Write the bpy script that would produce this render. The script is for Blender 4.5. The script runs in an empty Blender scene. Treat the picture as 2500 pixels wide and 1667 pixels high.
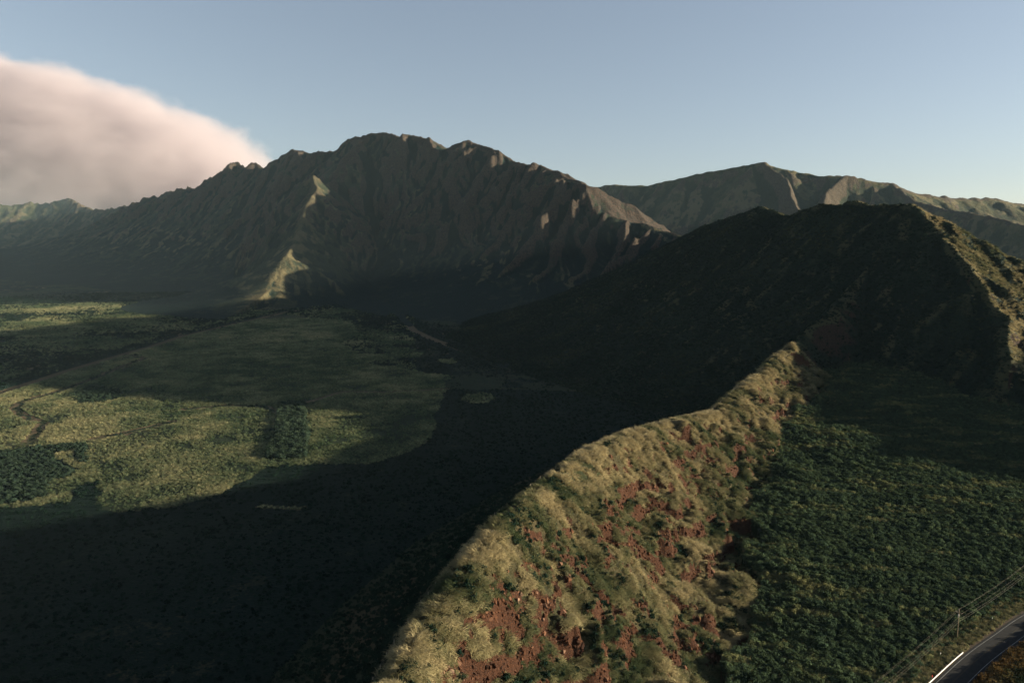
import bpy, math, random, time
import numpy as np
from mathutils import Vector
T0 = time.time()
R = math.radians
SC = bpy.context.scene
COL = SC.collection
random.seed(7)
RNG = np.random.default_rng(11)

# ------------------------------------------------------------------ camera
CAM_Z, PITCH, FPX = 150.0, R(7.0), 1690.0       # photo pixels (2500 wide)
cam_d = bpy.data.cameras.new('camera'); cam = bpy.data.objects.new('camera', cam_d); COL.objects.link(cam)
cam.location = (0, 0, CAM_Z); cam.rotation_euler = (R(90) - PITCH, 0, 0)
cam_d.sensor_width = 36.0; cam_d.lens = 36.0 * FPX / 2500.0
cam_d.clip_start = 1.0; cam_d.clip_end = 60000.0
SC.camera = cam

# ------------------------------------------------------------------ sky, sun, exposure
SUN_EL, SUN_A = R(8.6), R(4.0)                  # elevation; angle forward of due right (+X)
SUN = Vector((math.cos(SUN_EL) * math.cos(SUN_A), math.cos(SUN_EL) * math.sin(SUN_A), math.sin(SUN_EL)))
world = bpy.data.worlds.new('World'); SC.world = world; world.use_nodes = True
wn, wl = world.node_tree.nodes, world.node_tree.links
sky = wn.new('ShaderNodeTexSky'); sky.sky_type = 'NISHITA'; sky.sun_disc = False
sky.sun_elevation = SUN_EL; sky.sun_rotation = R(90) - SUN_A
sky.altitude = 150; sky.air_density = 1.0; sky.dust_density = 0.35; sky.ozone_density = 2.5
bg = wn['Background']; bg.inputs['Strength'].default_value = 0.052
hs = wn.new('ShaderNodeHueSaturation'); hs.inputs['Saturation'].default_value = 0.76; hs.inputs['Value'].default_value = 1.29
gm_ = wn.new('ShaderNodeGamma'); gm_.inputs['Gamma'].default_value = 0.78
tn = wn.new('ShaderNodeMix'); tn.data_type = 'RGBA'; tn.blend_type = 'MULTIPLY'; tn.inputs[0].default_value = 1.0; tn.inputs[7].default_value = (1.03, .97, .96, 1)
wl.new(sky.outputs[0], gm_.inputs[0]); wl.new(gm_.outputs[0], hs.inputs['Color']); wl.new(hs.outputs[0], tn.inputs[6]); wl.new(tn.outputs[2], bg.inputs['Color'])
sun_d = bpy.data.lights.new('sun', 'SUN'); sun_d.energy = 5.0; sun_d.angle = R(0.5); sun_d.color = (1.0, 0.86, 0.62)
sun_o = bpy.data.objects.new('sun', sun_d); COL.objects.link(sun_o)
sun_o.rotation_euler = (-SUN).to_track_quat('-Z', 'Y').to_euler(); sun_o.location = (800, 0, 900)
SC.view_settings.view_transform = 'Standard'; SC.view_settings.look = 'None'
SC.view_settings.exposure = 1.88; SC.view_settings.gamma = 1.0; SC.view_settings.use_curve_mapping = False
SC.render.engine = 'CYCLES'
SC.cycles.use_denoising = True
SC.cycles.max_bounces = 5; SC.cycles.diffuse_bounces = 3; SC.cycles.volume_bounces = 3
SC.cycles.transparent_max_bounces = 8
SC.cycles.volume_step_rate = 1.0; SC.cycles.volume_max_steps = 256

# ------------------------------------------------------------------ helpers
CP, SP = math.cos(PITCH), math.sin(PITCH)
def ray(px, py):
    u = (px - 1250.0) / FPX; v = (833.5 - py) / FPX
    return np.array([u, CP + v * SP, -SP + v * CP])
def at(px, py, y):
    d = ray(px, py); t = y / d[1]
    return (d[0] * t, y, CAM_Z + d[2] * t)
def floor_z(x, y):
    u = (-x + y) * 0.7071
    return 11.0 + 0.021 * np.maximum(0, u - 350) + 0.0000012 * np.maximum(0, u - 1500) ** 2
def fl(px, py):
    d = ray(px, py); z = 20.0
    for _ in range(12):
        t = (CAM_Z - z) / -d[2]; z = float(floor_z(np.array(d[0] * t), np.array(d[1] * t)))
    return (d[0] * t, d[1] * t)

TAB = RNG.random((8, 256, 256)).astype(np.float32)
def vnoise(x, y, k=0):
    t = TAB[k % 8]
    xf, yf = np.floor(x), np.floor(y)
    fx, fy = (x - xf).astype(np.float32), (y - yf).astype(np.float32)
    xi, yi = xf.astype(np.int64), yf.astype(np.int64)
    x0, x1, y0, y1 = xi & 255, (xi + 1) & 255, yi & 255, (yi + 1) & 255
    fx = fx * fx * fx * (fx * (fx * 6 - 15) + 10); fy = fy * fy * fy * (fy * (fy * 6 - 15) + 10)
    a = t[x0, y0] * (1 - fx) + t[x1, y0] * fx
    b = t[x0, y1] * (1 - fx) + t[x1, y1] * fx
    return (a * (1 - fy) + b * fy) * 2 - 1
def fbm(x, y, wl, octv=4, gain=0.5, k=0, ridged=False):
    s = np.zeros_like(x, dtype=np.float32); a = 1.0; tot = 0; f = 1.0 / wl
    c, n = 0.8, 0.6
    xx, yy = x, y
    for i in range(octv):
        v = vnoise(xx * f + 17.3 * i, yy * f - 9.1 * i, k + i)
        if ridged: v = 1 - 2 * np.abs(v)
        s += a * v; tot += a; a *= gain; f *= 2.07
        xx, yy = xx * c - yy * n, xx * n + yy * c
    return s / tot
def sstep(a, b, x):
    t = np.clip((x - a) / (b - a), 0, 1); return t * t * (3 - 2 * t)
def inpoly(x, y, poly):
    r = np.zeros(x.shape, bool); n = len(poly)
    for i in range(n):
        x1, y1 = poly[i][:2]; x2, y2 = poly[(i + 1) % n][:2]
        if y1 == y2: continue
        c = ((y1 > y) != (y2 > y)) & (x < (x2 - x1) * (y - y1) / (y2 - y1) + x1)
        r ^= c
    return r
def dist_poly(x, y, pts):
    best = np.full(x.shape, 1e9)
    for (a, b) in zip(pts[:-1], pts[1:]):
        ax, ay = a[:2]; dx, dy = b[0] - ax, b[1] - ay
        t = np.clip(((x - ax) * dx + (y - ay) * dy) / (dx * dx + dy * dy), 0, 1)
        best = np.minimum(best, np.hypot(x - ax - t * dx, y - ay - t * dy))
    return best

# ------------------------------------------------------------------ the lie of the land (world space)
# every crest vertex: (x, y, z, width_left, width_right); left = left of the direction of travel
def crest(rows):
    return [at(*r[:3]) + tuple(r[3:5]) for r in rows]

FG = crest([(930, 1760, 100, 70, 42), (965, 1670, 122, 70, 44), (1040, 1520, 142, 70, 46), (1140, 1370, 168, 72, 50), (1233, 1260, 196, 76, 55),
            (1329, 1180, 238, 80, 58), (1435, 1100, 288, 84, 62), (1541, 1052, 338, 84, 60), (1658, 1023, 392, 84, 55),
            (1743, 1005, 435, 80, 54), (1807, 946, 492, 80, 58), (1855, 912, 545, 80, 64)])
KNOB = crest([(1855, 912, 545, 75, 64), (1885, 870, 580, 75, 70), (1908, 848, 608, 70, 66)])
KNOB2 = crest([(1908, 858, 608, 70, 40), (1945, 815, 645, 90, 60), (2000, 755, 690, 110, 80), (2060, 690, 740, 150, 110), (2085, 650, 770, 150, 110)])
HILL = crest([(1700, 577, 1640, 520, 500), (1745, 560, 1340, 480, 480), (1790, 540, 1140, 460, 450), (1862, 510, 1010, 430, 400), (1905, 528, 980, 420, 400),
              (1940, 525, 950, 410, 380), (1985, 507, 910, 400, 380), (2075, 502, 860, 380, 340), (2190, 506, 810, 290, 300)])
HILL_R = crest([(2190, 506, 810, 250, 260), (2254, 574, 770, 210, 220), (2315, 646, 715, 170, 180), (2371, 717, 665, 130, 150), (2420, 773, 625, 100, 120),
                (2412, 835, 585, 70, 80), (2427, 886, 552, 50, 60)])
HILL_R2 = crest([(2193, 508, 812, 260, 280), (2270, 549, 800, 250, 280), (2346, 595, 780, 230, 260), (2422, 640, 760, 210, 240), (2510, 695, 735, 190, 220)]) + \
    [(590, 680, 106, 150, 190), (575, 600, 98, 140, 170), (550, 520, 86, 120, 140), (520, 450, 70, 90, 110), (500, 410, 46, 50, 60)]
MAIN = crest([(1700, 577, 1640, 560, 500), (1616, 560, 1720, 600, 500), (1500, 537, 1820, 700, 500), (1455, 505, 1900, 740, 500), (1430, 457, 1950, 780, 600), (1371, 430, 2110, 820, 700),
              (1323, 411, 2270, 880, 800), (1265, 404, 2400, 900, 900), (1238, 383, 2480, 900, 900), (1169, 356, 2580, 950, 1000), (1137, 345, 2630, 950, 1000), (1089, 367, 2710, 950, 1000),
              (1052, 340, 2770, 1000, 1000), (988, 334, 2860, 1000, 1000), (935, 332, 2940, 1050, 1000), (909, 327, 2980, 1100, 1000), (850, 342, 3080, 1200, 1000), (813, 372, 3150, 1200, 1000),
              (744, 374, 3300, 1250, 1100), (712, 369, 3370, 1250, 1100), (648, 414, 3540, 1300, 1100), (628, 402, 3600, 1300, 1100), (612, 418, 3650, 1300, 1100), (590, 404, 3720, 1300, 1100), (542, 450, 3900, 1350, 1100), (494, 457, 4100, 1400, 1200),
              (470, 462, 4200, 1400, 1200), (409, 474, 4500, 1400, 1200), (380, 492, 4700, 1400, 1200), (345, 506, 5000, 1500, 1300)])
MAIN_SIDE = crest([(1430, 457, 1950, 260, 400), (1530, 508, 2000, 240, 350), (1622, 560, 2090, 220, 300), (1700, 610, 2090, 200, 300)])
SPUR = crest([(909, 329, 2970, 500, 500), (875, 355, 2830, 420, 420), (836, 388, 2680, 380, 380), (812, 442, 2570, 330, 330), (790, 452, 2450, 320, 320), (763, 430, 2350, 330, 330), (774, 459, 2240, 320, 320),
              (745, 502, 2120, 300, 300), (738, 567, 1950, 260, 270), (687, 625, 1750, 200, 320), (658, 701, 1620, 130, 300), (636, 762, 1500, 50, 210)])
HEAD = crest([(-420, 470, 6400, 1500, 1200), (-150, 500, 6300, 1500, 1200), (0, 503, 6300, 1500, 1200), (60, 496, 6400, 1500, 1200), (130, 497, 6500, 1500, 1200), (165, 488, 6500, 1500, 1200), (200, 505, 6400, 1500, 1200),
              (245, 516, 6300, 1500, 1200), (300, 506, 6200, 1500, 1200), (345, 506, 5700, 1500, 1200)])
FAR = crest([(1380, 470, 4300, 900, 900), (1448, 457, 4200, 1000, 900), (1504, 452, 4150, 1000, 900), (1575, 455, 4100, 1000, 900), (1718, 424, 3950, 1100, 900), (1810, 409, 3850, 1100, 900), (1871, 395, 3800, 1100, 900),
             (1912, 414, 3760, 1100, 900), (2014, 432, 3700, 1100, 900), (2065, 431, 3700, 1100, 900), (2137, 447, 3700, 1100, 900), (2177, 448, 3700, 1100, 900), (2218, 467, 3750, 1100, 900), (2269, 478, 3850, 1100, 900),
             (2346, 484, 4000, 1200, 900), (2422, 484, 4100, 1200, 900), (2500, 500, 4200, 1200, 900), (2700, 530, 4300, 1200, 900)])
FAR2 = crest([(2177, 449, 3690, 500, 500), (2240, 492, 3400, 480, 480), (2330, 515, 3150, 450, 450), (2430, 535, 2950, 430, 430), (2520, 560, 2800, 400, 400), (2650, 600, 2650, 350, 350)])
FAR3 = crest([(1871, 396, 3790, 400, 400), (1925, 440, 3500, 300, 300), (1935, 480, 3300, 260, 260), (1960, 530, 3050, 200, 200)])
FAR4 = crest([(2065, 432, 3690, 400, 400), (2020, 470, 3450, 300, 300), (2010, 510, 3200, 250, 250), (2050, 560, 2950, 200, 200)])

ROAD = [(60, 142), (95, 172), (119, 191), (139.7, 207.5), (160.4, 223.7), (179, 236.6), (201.7, 251.7), (240, 273), (290, 297), (345, 318), (410, 338), (480, 355), (560, 372), (700, 395)]
ROAD_Z = 12.0

def prof(u, p):
    u = np.clip(u, 0, None)
    return np.where(u < 1, 1 - (1 - np.clip(u, 0, 1)) ** p, 1.0 + (u - 1) * 0.9)
def eval_crest(x, y, pts, base, p=(2.0, 2.0), rnd=6.0, jit=0.0, zj=None):
    H = np.full(x.shape, -500.0)
    for i, (a, b) in enumerate(zip(pts[:-1], pts[1:])):
        dx, dy = b[0] - a[0], b[1] - a[1]; L2 = dx * dx + dy * dy
        wmax = 1.5 * max(a[3], b[3], a[4], b[4])
        m = (x > min(a[0], b[0]) - wmax) & (x < max(a[0], b[0]) + wmax) & (y > min(a[1], b[1]) - wmax) & (y < max(a[1], b[1]) + wmax)
        if not m.any(): continue
        xs, ys = x[m], y[m]
        t = np.clip(((xs - a[0]) * dx + (ys - a[1]) * dy) / L2, 0, 1)
        ex, ey = xs - a[0] - t * dx, ys - a[1] - t * dy
        d = np.hypot(ex, ey); side = dx * ey - dy * ex          # >0: left of travel
        z = a[2] + t * (b[2] - a[2])
        w = np.where(side > 0, a[3] + t * (b[3] - a[3]), a[4] + t * (b[4] - a[4]))
        d = np.sqrt(d * d + rnd * rnd) - rnd
        pr = np.where(side > 0, prof(d / w, p[0]), prof(d / w, p[1]))
        bz = base if np.isscalar(base) else base[m]
        h = z - np.maximum(z - bz, 5) * pr
        H[m] = np.maximum(H[m], h)
    return H
def make_spurs(pts, side, spacing, lfrac, bulge, seed, zmin=60, base=30, p=2.2, toward=None):
    rg = random.Random(seed); out = []
    for a, b in zip(pts[:-1], pts[1:]):
        L = math.hypot(b[0] - a[0], b[1] - a[1]); n = max(1, int(L / spacing + rg.random()))
        for k in range(n):
            t = (k + rg.random()) / n
            z0 = a[2] + t * (b[2] - a[2])
            if z0 < zmin: continue
            w = (a[3] if side > 0 else a[4])
            nx, ny = -(b[1] - a[1]) / L * side, (b[0] - a[0]) / L * side
            if toward:
                nx, ny = .3 * nx + .7 * toward[0], .3 * ny + .7 * toward[1]; ll = math.hypot(nx, ny); nx, ny = nx / ll, ny / ll
            ang = rg.uniform(-0.45, 0.45); c, s = math.cos(ang), math.sin(ang)
            dx, dy = nx * c - ny * s, nx * s + ny * c
            ln = w * lfrac * rg.uniform(0.55, 1.15); bl = bulge * rg.uniform(0.4, 1.3)
            x0, y0 = a[0] + t * (b[0] - a[0]), a[1] + t * (b[1] - a[1])
            m = 7; poly = []
            for j in range(m):
                u = j / (m - 1)
                wob = (rg.random() - 0.5) * ln * 0.10 * (j > 0)
                px, py = x0 + dx * ln * u - dy * wob, y0 + dy * ln * u + dx * wob
                zz = z0 - (z0 - base) * (1 - (1 - min(1, u * ln / w)) ** p) + (z0 - base) * bl * math.sin(math.pi * u ** 0.8)
                poly.append((px, py, min(zz, z0 - 2 - 4 * j)))
            out.append(poly)
    return out
def eval_spurs(x, y, spurs, k):
    H = np.full(x.shape, -500.0)
    for poly in spurs:
        for a, b in zip(poly[:-1], poly[1:]):
            wmax = max(40.0, (max(a[2], b[2])) * 0.45)
            m = np.nonzero((x > min(a[0], b[0]) - wmax) & (x < max(a[0], b[0]) + wmax) & (y > min(a[1], b[1]) - wmax) & (y < max(a[1], b[1]) + wmax))
            if m[0].size == 0: continue
            xs, ys = x[m], y[m]
            dx, dy = b[0] - a[0], b[1] - a[1]; L2 = dx * dx + dy * dy + 1e-6
            t = np.clip(((xs - a[0]) * dx + (ys - a[1]) * dy) / L2, 0, 1)
            d = np.hypot(xs - a[0] - t * dx, ys - a[1] - t * dy)
            H[m] = np.maximum(H[m], a[2] + t * (b[2] - a[2]) - k * np.maximum(0, d - 2))
    return H

SP_MAIN = make_spurs(MAIN, 1, 55, 0.45, 0.13, 3, 120, 40, 2.3, (-.12, -.99))
SP_MAINR = make_spurs(MAIN, -1, 110, 0.5, 0.10, 4, 120, 40, 2.0)
SP_SPUR = make_spurs(SPUR, 1, 60, 0.6, 0.05, 5, 90, 40, 1.6) + make_spurs(SPUR, -1, 60, 0.6, 0.05, 6, 90, 40, 1.6)
SP_HEAD = make_spurs(HEAD, -1, 180, 0.5, 0.10, 8, 100, 120, 2.0)
SP_FAR = make_spurs(FAR, -1, 150, 0.6, 0.08, 9, 100, 60, 1.8)
SP_HILL = make_spurs(HILL, 1, 60, 0.6, 0.05, 10, 90, 20, 1.9) + make_spurs(HILL_R2, -1, 60, 0.6, 0.07, 12, 60, 12, 1.6) + make_spurs(HILL_R, -1, 45, 0.5, 0.07, 13, 60, 40, 1.6) + make_spurs(HILL_R, 1, 45, 0.5, 0.07, 14, 60, 40, 1.6)

FGY = np.array([p[1] for p in FG + KNOB[1:] + KNOB2[1:]] + [900]); FGX = np.array([p[0] for p in FG + KNOB[1:] + KNOB2[1:]] + [600])
NAMES = ['valley_floor', 'forest_slope', 'grassy_ridge', 'dark_hill', 'main_mountain', 'far_mountain', 'valley_head']
TRACK = [fl(*p) for p in [(-120, 998), (0, 960), (160, 908), (300, 868), (450, 820), (600, 785), (700, 762), (770, 754), (850, 747), (920, 750), (965, 762), (995, 790), (1010, 806), (1060, 828), (1150, 862), (1230, 886), (1340, 897), (1440, 899)]]

def height(x, y, detail=True):
    """returns z and the id of the dominant landform"""
    sh = x.shape; x = x.ravel().astype(np.float64); y = y.ravel().astype(np.float64)
    wx = x + fbm(x, y, 420, 3, 0.5, 1) * 26 + fbm(x, y, 90, 3, 0.5, 2) * 7
    wy = y + fbm(x, y, 420, 3, 0.5, 3) * 26 + fbm(x, y, 90, 3, 0.5, 4) * 7
    near = sstep(900, 500, np.hypot(x, y))
    wx = x + (wx - x) * (1 - near * 0.93); wy = y + (wy - y) * (1 - near * 0.93)
    fz = floor_z(x, y)
    f0 = fz + fbm(x, y, 260, 3, 0.5, 5) * 2.0 * sstep(150, 500, y)
    dtr = dist_poly(x, y, TRACK)
    f0 = f0 - 3.0 * np.exp(-(dtr / 7.0) ** 2) + 1.2 * np.exp(-((dtr - 14) / 7.0) ** 2)
    xc = np.interp(y, FGY, FGX)
    dr = dist_poly(x, y, ROAD)
    # which side of the road: positive = inland
    rx = np.array([p[0] for p in ROAD]); ry = np.array([p[1] for p in ROAD])
    inland = (y - np.interp(x, rx, ry)) > 0
    da = np.maximum(0, dr - 9)
    ap = np.where(inland, ROAD_Z + 0.105 * da + 0.00007 * da ** 2, ROAD_Z - 0.03 * da + 0.6 * fbm(x, y, 18, 2, .5, 2) * sstep(4, 15, da))
    ap = ap + fbm(x, y, 40, 3, 0.5, 6) * 1.6 * sstep(10, 40, da) + fbm(x, y, 120, 2, 0.5, 3) * 3 * sstep(20, 80, da)
    ap = ap + fbm(x, y, 24, 3, .55, 1) * 4.5 * np.exp(-((x - xc - 60) / 30.0) ** 2)
    ap = np.where(x < xc, ap - (xc - x) * 2.0, ap)
    ap = np.where(y < 900, ap, -100)
    ap = np.minimum(ap, 75)
    rg = np.maximum(eval_crest(wx, wy, FG, np.where(x < xc, 11.0, 20.0), (1.5, 1.35), 5.0), eval_crest(wx, wy, KNOB, np.where(x < xc, 12.0, 30.0), (1.5, 1.5), 3.5))
    hl = np.maximum.reduce([eval_crest(wx, wy, HILL, np.maximum(fz, 14), (1.9, 1.5), 7), eval_crest(wx, wy, KNOB2, 14.0, (1.6, 1.6), 4), eval_crest(wx, wy, HILL_R, 14.0, (1.9, 1.7), 4), eval_crest(wx, wy, HILL_R2, 12.0, (1.7, 1.5), 6),
                            eval_spurs(wx, wy, SP_HILL, 0.85)])
    mm = np.maximum.reduce([eval_crest(wx, wy, MAIN, fz, (2.5, 2.0), 8), eval_crest(wx, wy, MAIN_SIDE, fz, (1.5, 1.5), 6), eval_crest(wx, wy, SPUR, fz, (1.7, 1.7), 6),
                            eval_spurs(wx, wy, SP_MAIN, 1.35), eval_spurs(wx, wy, SP_SPUR, 0.95), eval_spurs(wx, wy, SP_MAINR, 0.9)])
    fr = np.maximum.reduce([eval_crest(wx, wy, FAR, 60.0, (1.6, 1.9), 10)] + [eval_crest(wx, wy, c, 60.0, (1.5, 1.5), 8) for c in (FAR2, FAR3, FAR4)] + [eval_spurs(wx, wy, SP_FAR, 0.8)])
    hd = np.maximum(eval_crest(wx, wy, HEAD, np.maximum(fz, 120.0), (1.8, 2.2), 10), eval_spurs(wx, wy, SP_HEAD, 0.95))
    st = np.stack([f0, ap, rg, hl, mm, fr, hd])
    idx = st.argmax(0); z = st.max(0)
    if detail:
        up = np.clip((z - fz) / 30.0, 0, 1)
        big = sstep(1200, 2200, np.hypot(x, y))
        # rock ribs and gullies
        z = z + up * big * (fbm(wx, wy, 130, 4, 0.55, 2, True) * 11 + fbm(x, y, 40, 3, 0.5, 5) * 4) * np.clip((z - fz) / 150, 0.15, 1)
        cs = x + 0.12 * y + fbm(x, y, 260, 3, .5, 6) * 75; cd = y - 0.12 * x + fbm(x, y, 200, 2, .5, 1) * 60
        rel = np.clip((z - fz) / 160, 0, 1) * np.clip((z - fz) / 60, 0, 1)
        flute = fbm(cs, cd * 0.16, 85, 4, 0.55, 3, True) * 24 + fbm(cs, cd * 0.3, 32, 3, 0.5, 0, True) * 8
        crestkeep = 1 - 0.75 * np.exp(-dist_poly(x, y, MAIN) / 25.0)
        z = z + np.where((idx == 4) | (idx == 6), flute * rel * crestkeep * (1 - .85 * np.exp(-(dist_poly(x, y, SPUR) / 90.0) ** 2)) * np.where((idx == 4) & (x > np.interp(y, [p[1] for p in MAIN], [p[0] for p in MAIN])), .3, 1), 0)
        hs_ = 0.3 * x - 0.95 * y; hd_ = 0.95 * x + 0.3 * y
        z = z + np.where(idx == 3, (fbm(hs_, hd_ * 0.22, 42, 4, 0.55, 2, True) * 5.5) * np.clip((z - fz) / 60, 0, 1) * (1 - .8 * np.exp(-dist_poly(x, y, HILL + HILL_R[1:]) / 12.0)), 0)
        mid = (idx == 3)
        z = z + np.where(mid, up * (fbm(wx, wy, 70, 4, 0.55, 1, True) * 5.0 + fbm(x, y, 22, 3, 0.5, 4) * 1.6), 0)
        fgm = (idx == 2)
        # stepped rock bands and lumps on the near ridge
        side = np.clip((x - xc) / 12.0, 0, 1)
        lump = fbm(x, y, 34, 3, 0.5, 6) * 6.5 + fbm(x, y, 12, 3, 0.5, 7) * 3.2 + fbm(x, y, 5.0, 3, 0.55, 1) * 1.9
        gul = fbm(x * 0.35 + 3, y, 15, 3, 0.5, 4, True)          # gullies that run down the face
        zz = z + lump * side - np.clip(gul - 0.30, 0, 1) * 9.0 * np.clip((x - xc - 8) / 15.0, 0, 1) + fbm(x, y, 8, 3, 0.5, 2) * 0.4
        band = 10.0
        q = (zz + fbm(x, y, 34, 3, 0.55, 0) * 11) / band; fq = q - np.floor(q)
        step = (np.floor(q) + sstep(0.62, 0.98, fq)) * band - q * band
        amt = sstep(-0.12, 0.2, fbm(x, y, 30, 3, 0.55, 3)) * np.clip((x - xc - 6) / 15.0, 0, 1)
        zz = zz + step * 0.75 * amt
        z = np.where(fgm, zz, z)
    return z.reshape(sh), idx.reshape(sh)

# ------------------------------------------------------------------ the grid: rings round the viewpoint so that near ground is finer
th = np.concatenate([np.linspace(-62, -41, 22)[:-1], np.linspace(-41, 41, 901), np.linspace(41, 74, 60)[1:]]) * math.pi / 180
rr = 62 * np.exp(np.linspace(0, math.log(8200 / 62.0), 1021))
TH, RR = np.meshgrid(th, rr)
GX, GY = RR * np.sin(TH), RR * np.cos(TH)
GZ, GI = height(GX, GY)
print('terrain', time.time() - T0)

# slope (rise over run) on the grid
dth = np.gradient(th); drr = np.gradient(rr)
dz_t = np.gradient(GZ, axis=1) / (dth[None, :] * RR); dz_r = np.gradient(GZ, axis=0) / drr[:, None]
SLOPE = np.hypot(dz_t, dz_r)
NXw = dz_r * np.sin(TH) + dz_t * np.cos(TH)      # dz/dx
NYw = dz_r * np.cos(TH) - dz_t * np.sin(TH)      # dz/dy

# ------------------------------------------------------------------ what grows where
def P(pts): return [fl(*p) for p in pts]
FIELD = P([(-400, 1080), (-60, 978), (0, 962), (160, 910), (300, 870), (450, 823), (600, 788), (690, 766), (760, 777), (859, 787), (861, 808), (836, 837), (877, 864), (953, 866), (957, 879), (888, 888), (967, 899),
           (1025, 910), (1112, 919), (1087, 931), (1090, 953), (1072, 1000), (1054, 1022), (1065, 1047), (1036, 1083), (982, 1108), (917, 1130), (736, 1139), (650, 1140), (542, 1209), (398, 1245), (246, 1252), (231, 1180),
           (190, 1185), (170, 1230), (60, 1240), (-60, 1250), (-400, 1300)])
GROVE = P([(684, 984), (745, 982), (746, 1020), (752, 1050), (756, 1062), (748, 1085), (744, 1120), (652, 1120), (664, 1080), (674, 1050), (678, 1015)])
THICKET = P([(-300, 1115), (0, 1104), (90, 1092), (150, 1085), (208, 1082), (214, 1110), (208, 1132), (188, 1128), (182, 1100), (140, 1105), (130, 1120), (178, 1150), (170, 1166), (130, 1172), (122, 1190), (110, 1215), (-300, 1290)])
THICKET2 = P([(165, 965), (220, 946), (290, 952), (300, 968), (250, 985), (190, 985)])
ISLES = [P([(cx - rx, cy), (cx - rx * .7, cy - ry * .8), (cx, cy - ry), (cx + rx * .7, cy - ry * .8), (cx + rx, cy), (cx + rx * .6, cy + ry * .8), (cx, cy + ry), (cx - rx * .6, cy + ry * .6)]) for cx, cy, rx, ry in
         [(1170, 973, 41, 14), (1010, 864, 26, 8), (1098, 882, 26, 6), (690, 1240, 70, 6)]]
FTRACK = P([(735, 986), (790, 970), (828, 958), (850, 956), (940, 958), (1000, 955), (1092, 949)])
DITCHES = [P([(300, 868), (352, 878), (290, 900), (220, 930), (120, 965), (50, 985), (35, 1000), (60, 1018), (85, 1026)]), P([(230, 1072), (300, 1058), (380, 1040), (420, 1030)]),
           P([(440, 824), (428, 790), (405, 772), (420, 755)]), P([(450, 1000), (560, 990), (640, 992), (672, 1002)]), P([(70, 1080), (88, 1060), (104, 1035)])]
fx = GX + fbm(GX, GY, 14, 3, 0.55, 3) * 5 * np.clip(RR / 700, .3, 2); fy = GY + fbm(GX, GY, 14, 3, 0.55, 5) * 9 * np.clip(RR / 700, .3, 2)
m_field = inpoly(fx, fy, FIELD).astype(float)
for p in ISLES: m_field = np.maximum(m_field, inpoly(fx, fy, p) * 0.6)
m_grove = np.maximum.reduce([inpoly(fx, fy, p).astype(float) for p in (GROVE, THICKET, THICKET2)])
m_track = np.exp(-(dist_poly(GX, GY, FTRACK) / 3.0) ** 2)
for p in DITCHES: m_track = np.maximum(m_track, 0)
d_ditch = np.minimum.reduce([dist_poly(fx, fy, p) for p in DITCHES])
xcG = np.interp(GY, FGY, FGX)
n1 = fbm(GX, GY, 120, 4, 0.55, 1); n2 = fbm(GX, GY, 22, 4, 0.6, 4); n3 = fbm(GX, GY, 7, 3, 0.6, 6); n4 = fbm(GX, GY, 380, 3, .5, 2)
isl = [(GI == k) for k in range(7)]
far_slope = sstep(700, 900, RR)
rock = sstep(0.75, 1.25, SLOPE + n2 * 0.35 + n1 * 0.2)
dry = np.clip(0.5 + n1 * 0.9 + n2 * 0.5, 0, 1); brush = np.zeros_like(GX); soil_sun = np.zeros_like(GX)
# valley floor
b0 = np.clip(0.85 + n2 * .5 - m_field, 0, 1)
up_valley = sstep(0, 60, dist_poly(GX, GY, TRACK)) * (RR > 700) * (1 - m_field)
b0 = np.where(up_valley > 0.5, np.clip(0.55 + n1 * 1.0 + n2 * 0.8, 0, 1), b0)
b0 = np.maximum(b0, m_grove) * (1 - np.exp(-(dist_poly(GX, GY, TRACK) / (4 + RR / 500)) ** 2))
dryf = np.clip(0.55 + n1 * .8 + n2 * .7, 0, 1)
lu = sstep(0.30, 0.5, n1 + n2 * .5)
soilf = sstep(0.42, 0.62, n2 + n1 * .4) * np.where(up_valley > .5, 0.8, 0.25)
d_tr = dist_poly(GX, GY, TRACK)
m_track = np.maximum(m_track, 1.0 * np.exp(-((d_tr - 3) / (2.5 + RR / 550)) ** 2))
soilf = np.maximum(soilf, m_track); soilf = np.maximum(soilf, 0.9 * np.exp(-((d_ditch - 4.2) / 2.0) ** 2))
b0 = np.maximum(b0, .55 * np.exp(-(d_ditch / 2.5) ** 2))
brush = np.where(isl[0], b0, brush); dry = np.where(isl[0], dryf, dry); soil_sun = np.where(isl[0], soilf, soil_sun); rock = np.where(isl[0], 0, rock)
# wooded fan
brush = np.where(isl[1], np.clip(0.9 + n1 * .3, 0, 1), brush); rock = np.where(isl[1], 0, rock); dry = np.where(isl[1], sstep(0.15, 0.5, n2 + n1 * .4), dry)
# near ridge
rk = sstep(1.2, 1.8, SLOPE + n3 * 0.6 + n2 * 0.5) * sstep(-2, 6, GX - xcG)
rock = np.where(isl[2], rk, rock); brush = np.where(isl[2], np.where(GX < xcG - 3, np.clip(0.55 + n1, 0, 1), np.clip(-.1 + n2 * .9, 0, 1)), brush)
dry = np.where(isl[2], np.clip(0.62 + n2 * .6 + n1 * .3, 0, 1), dry)
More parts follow.
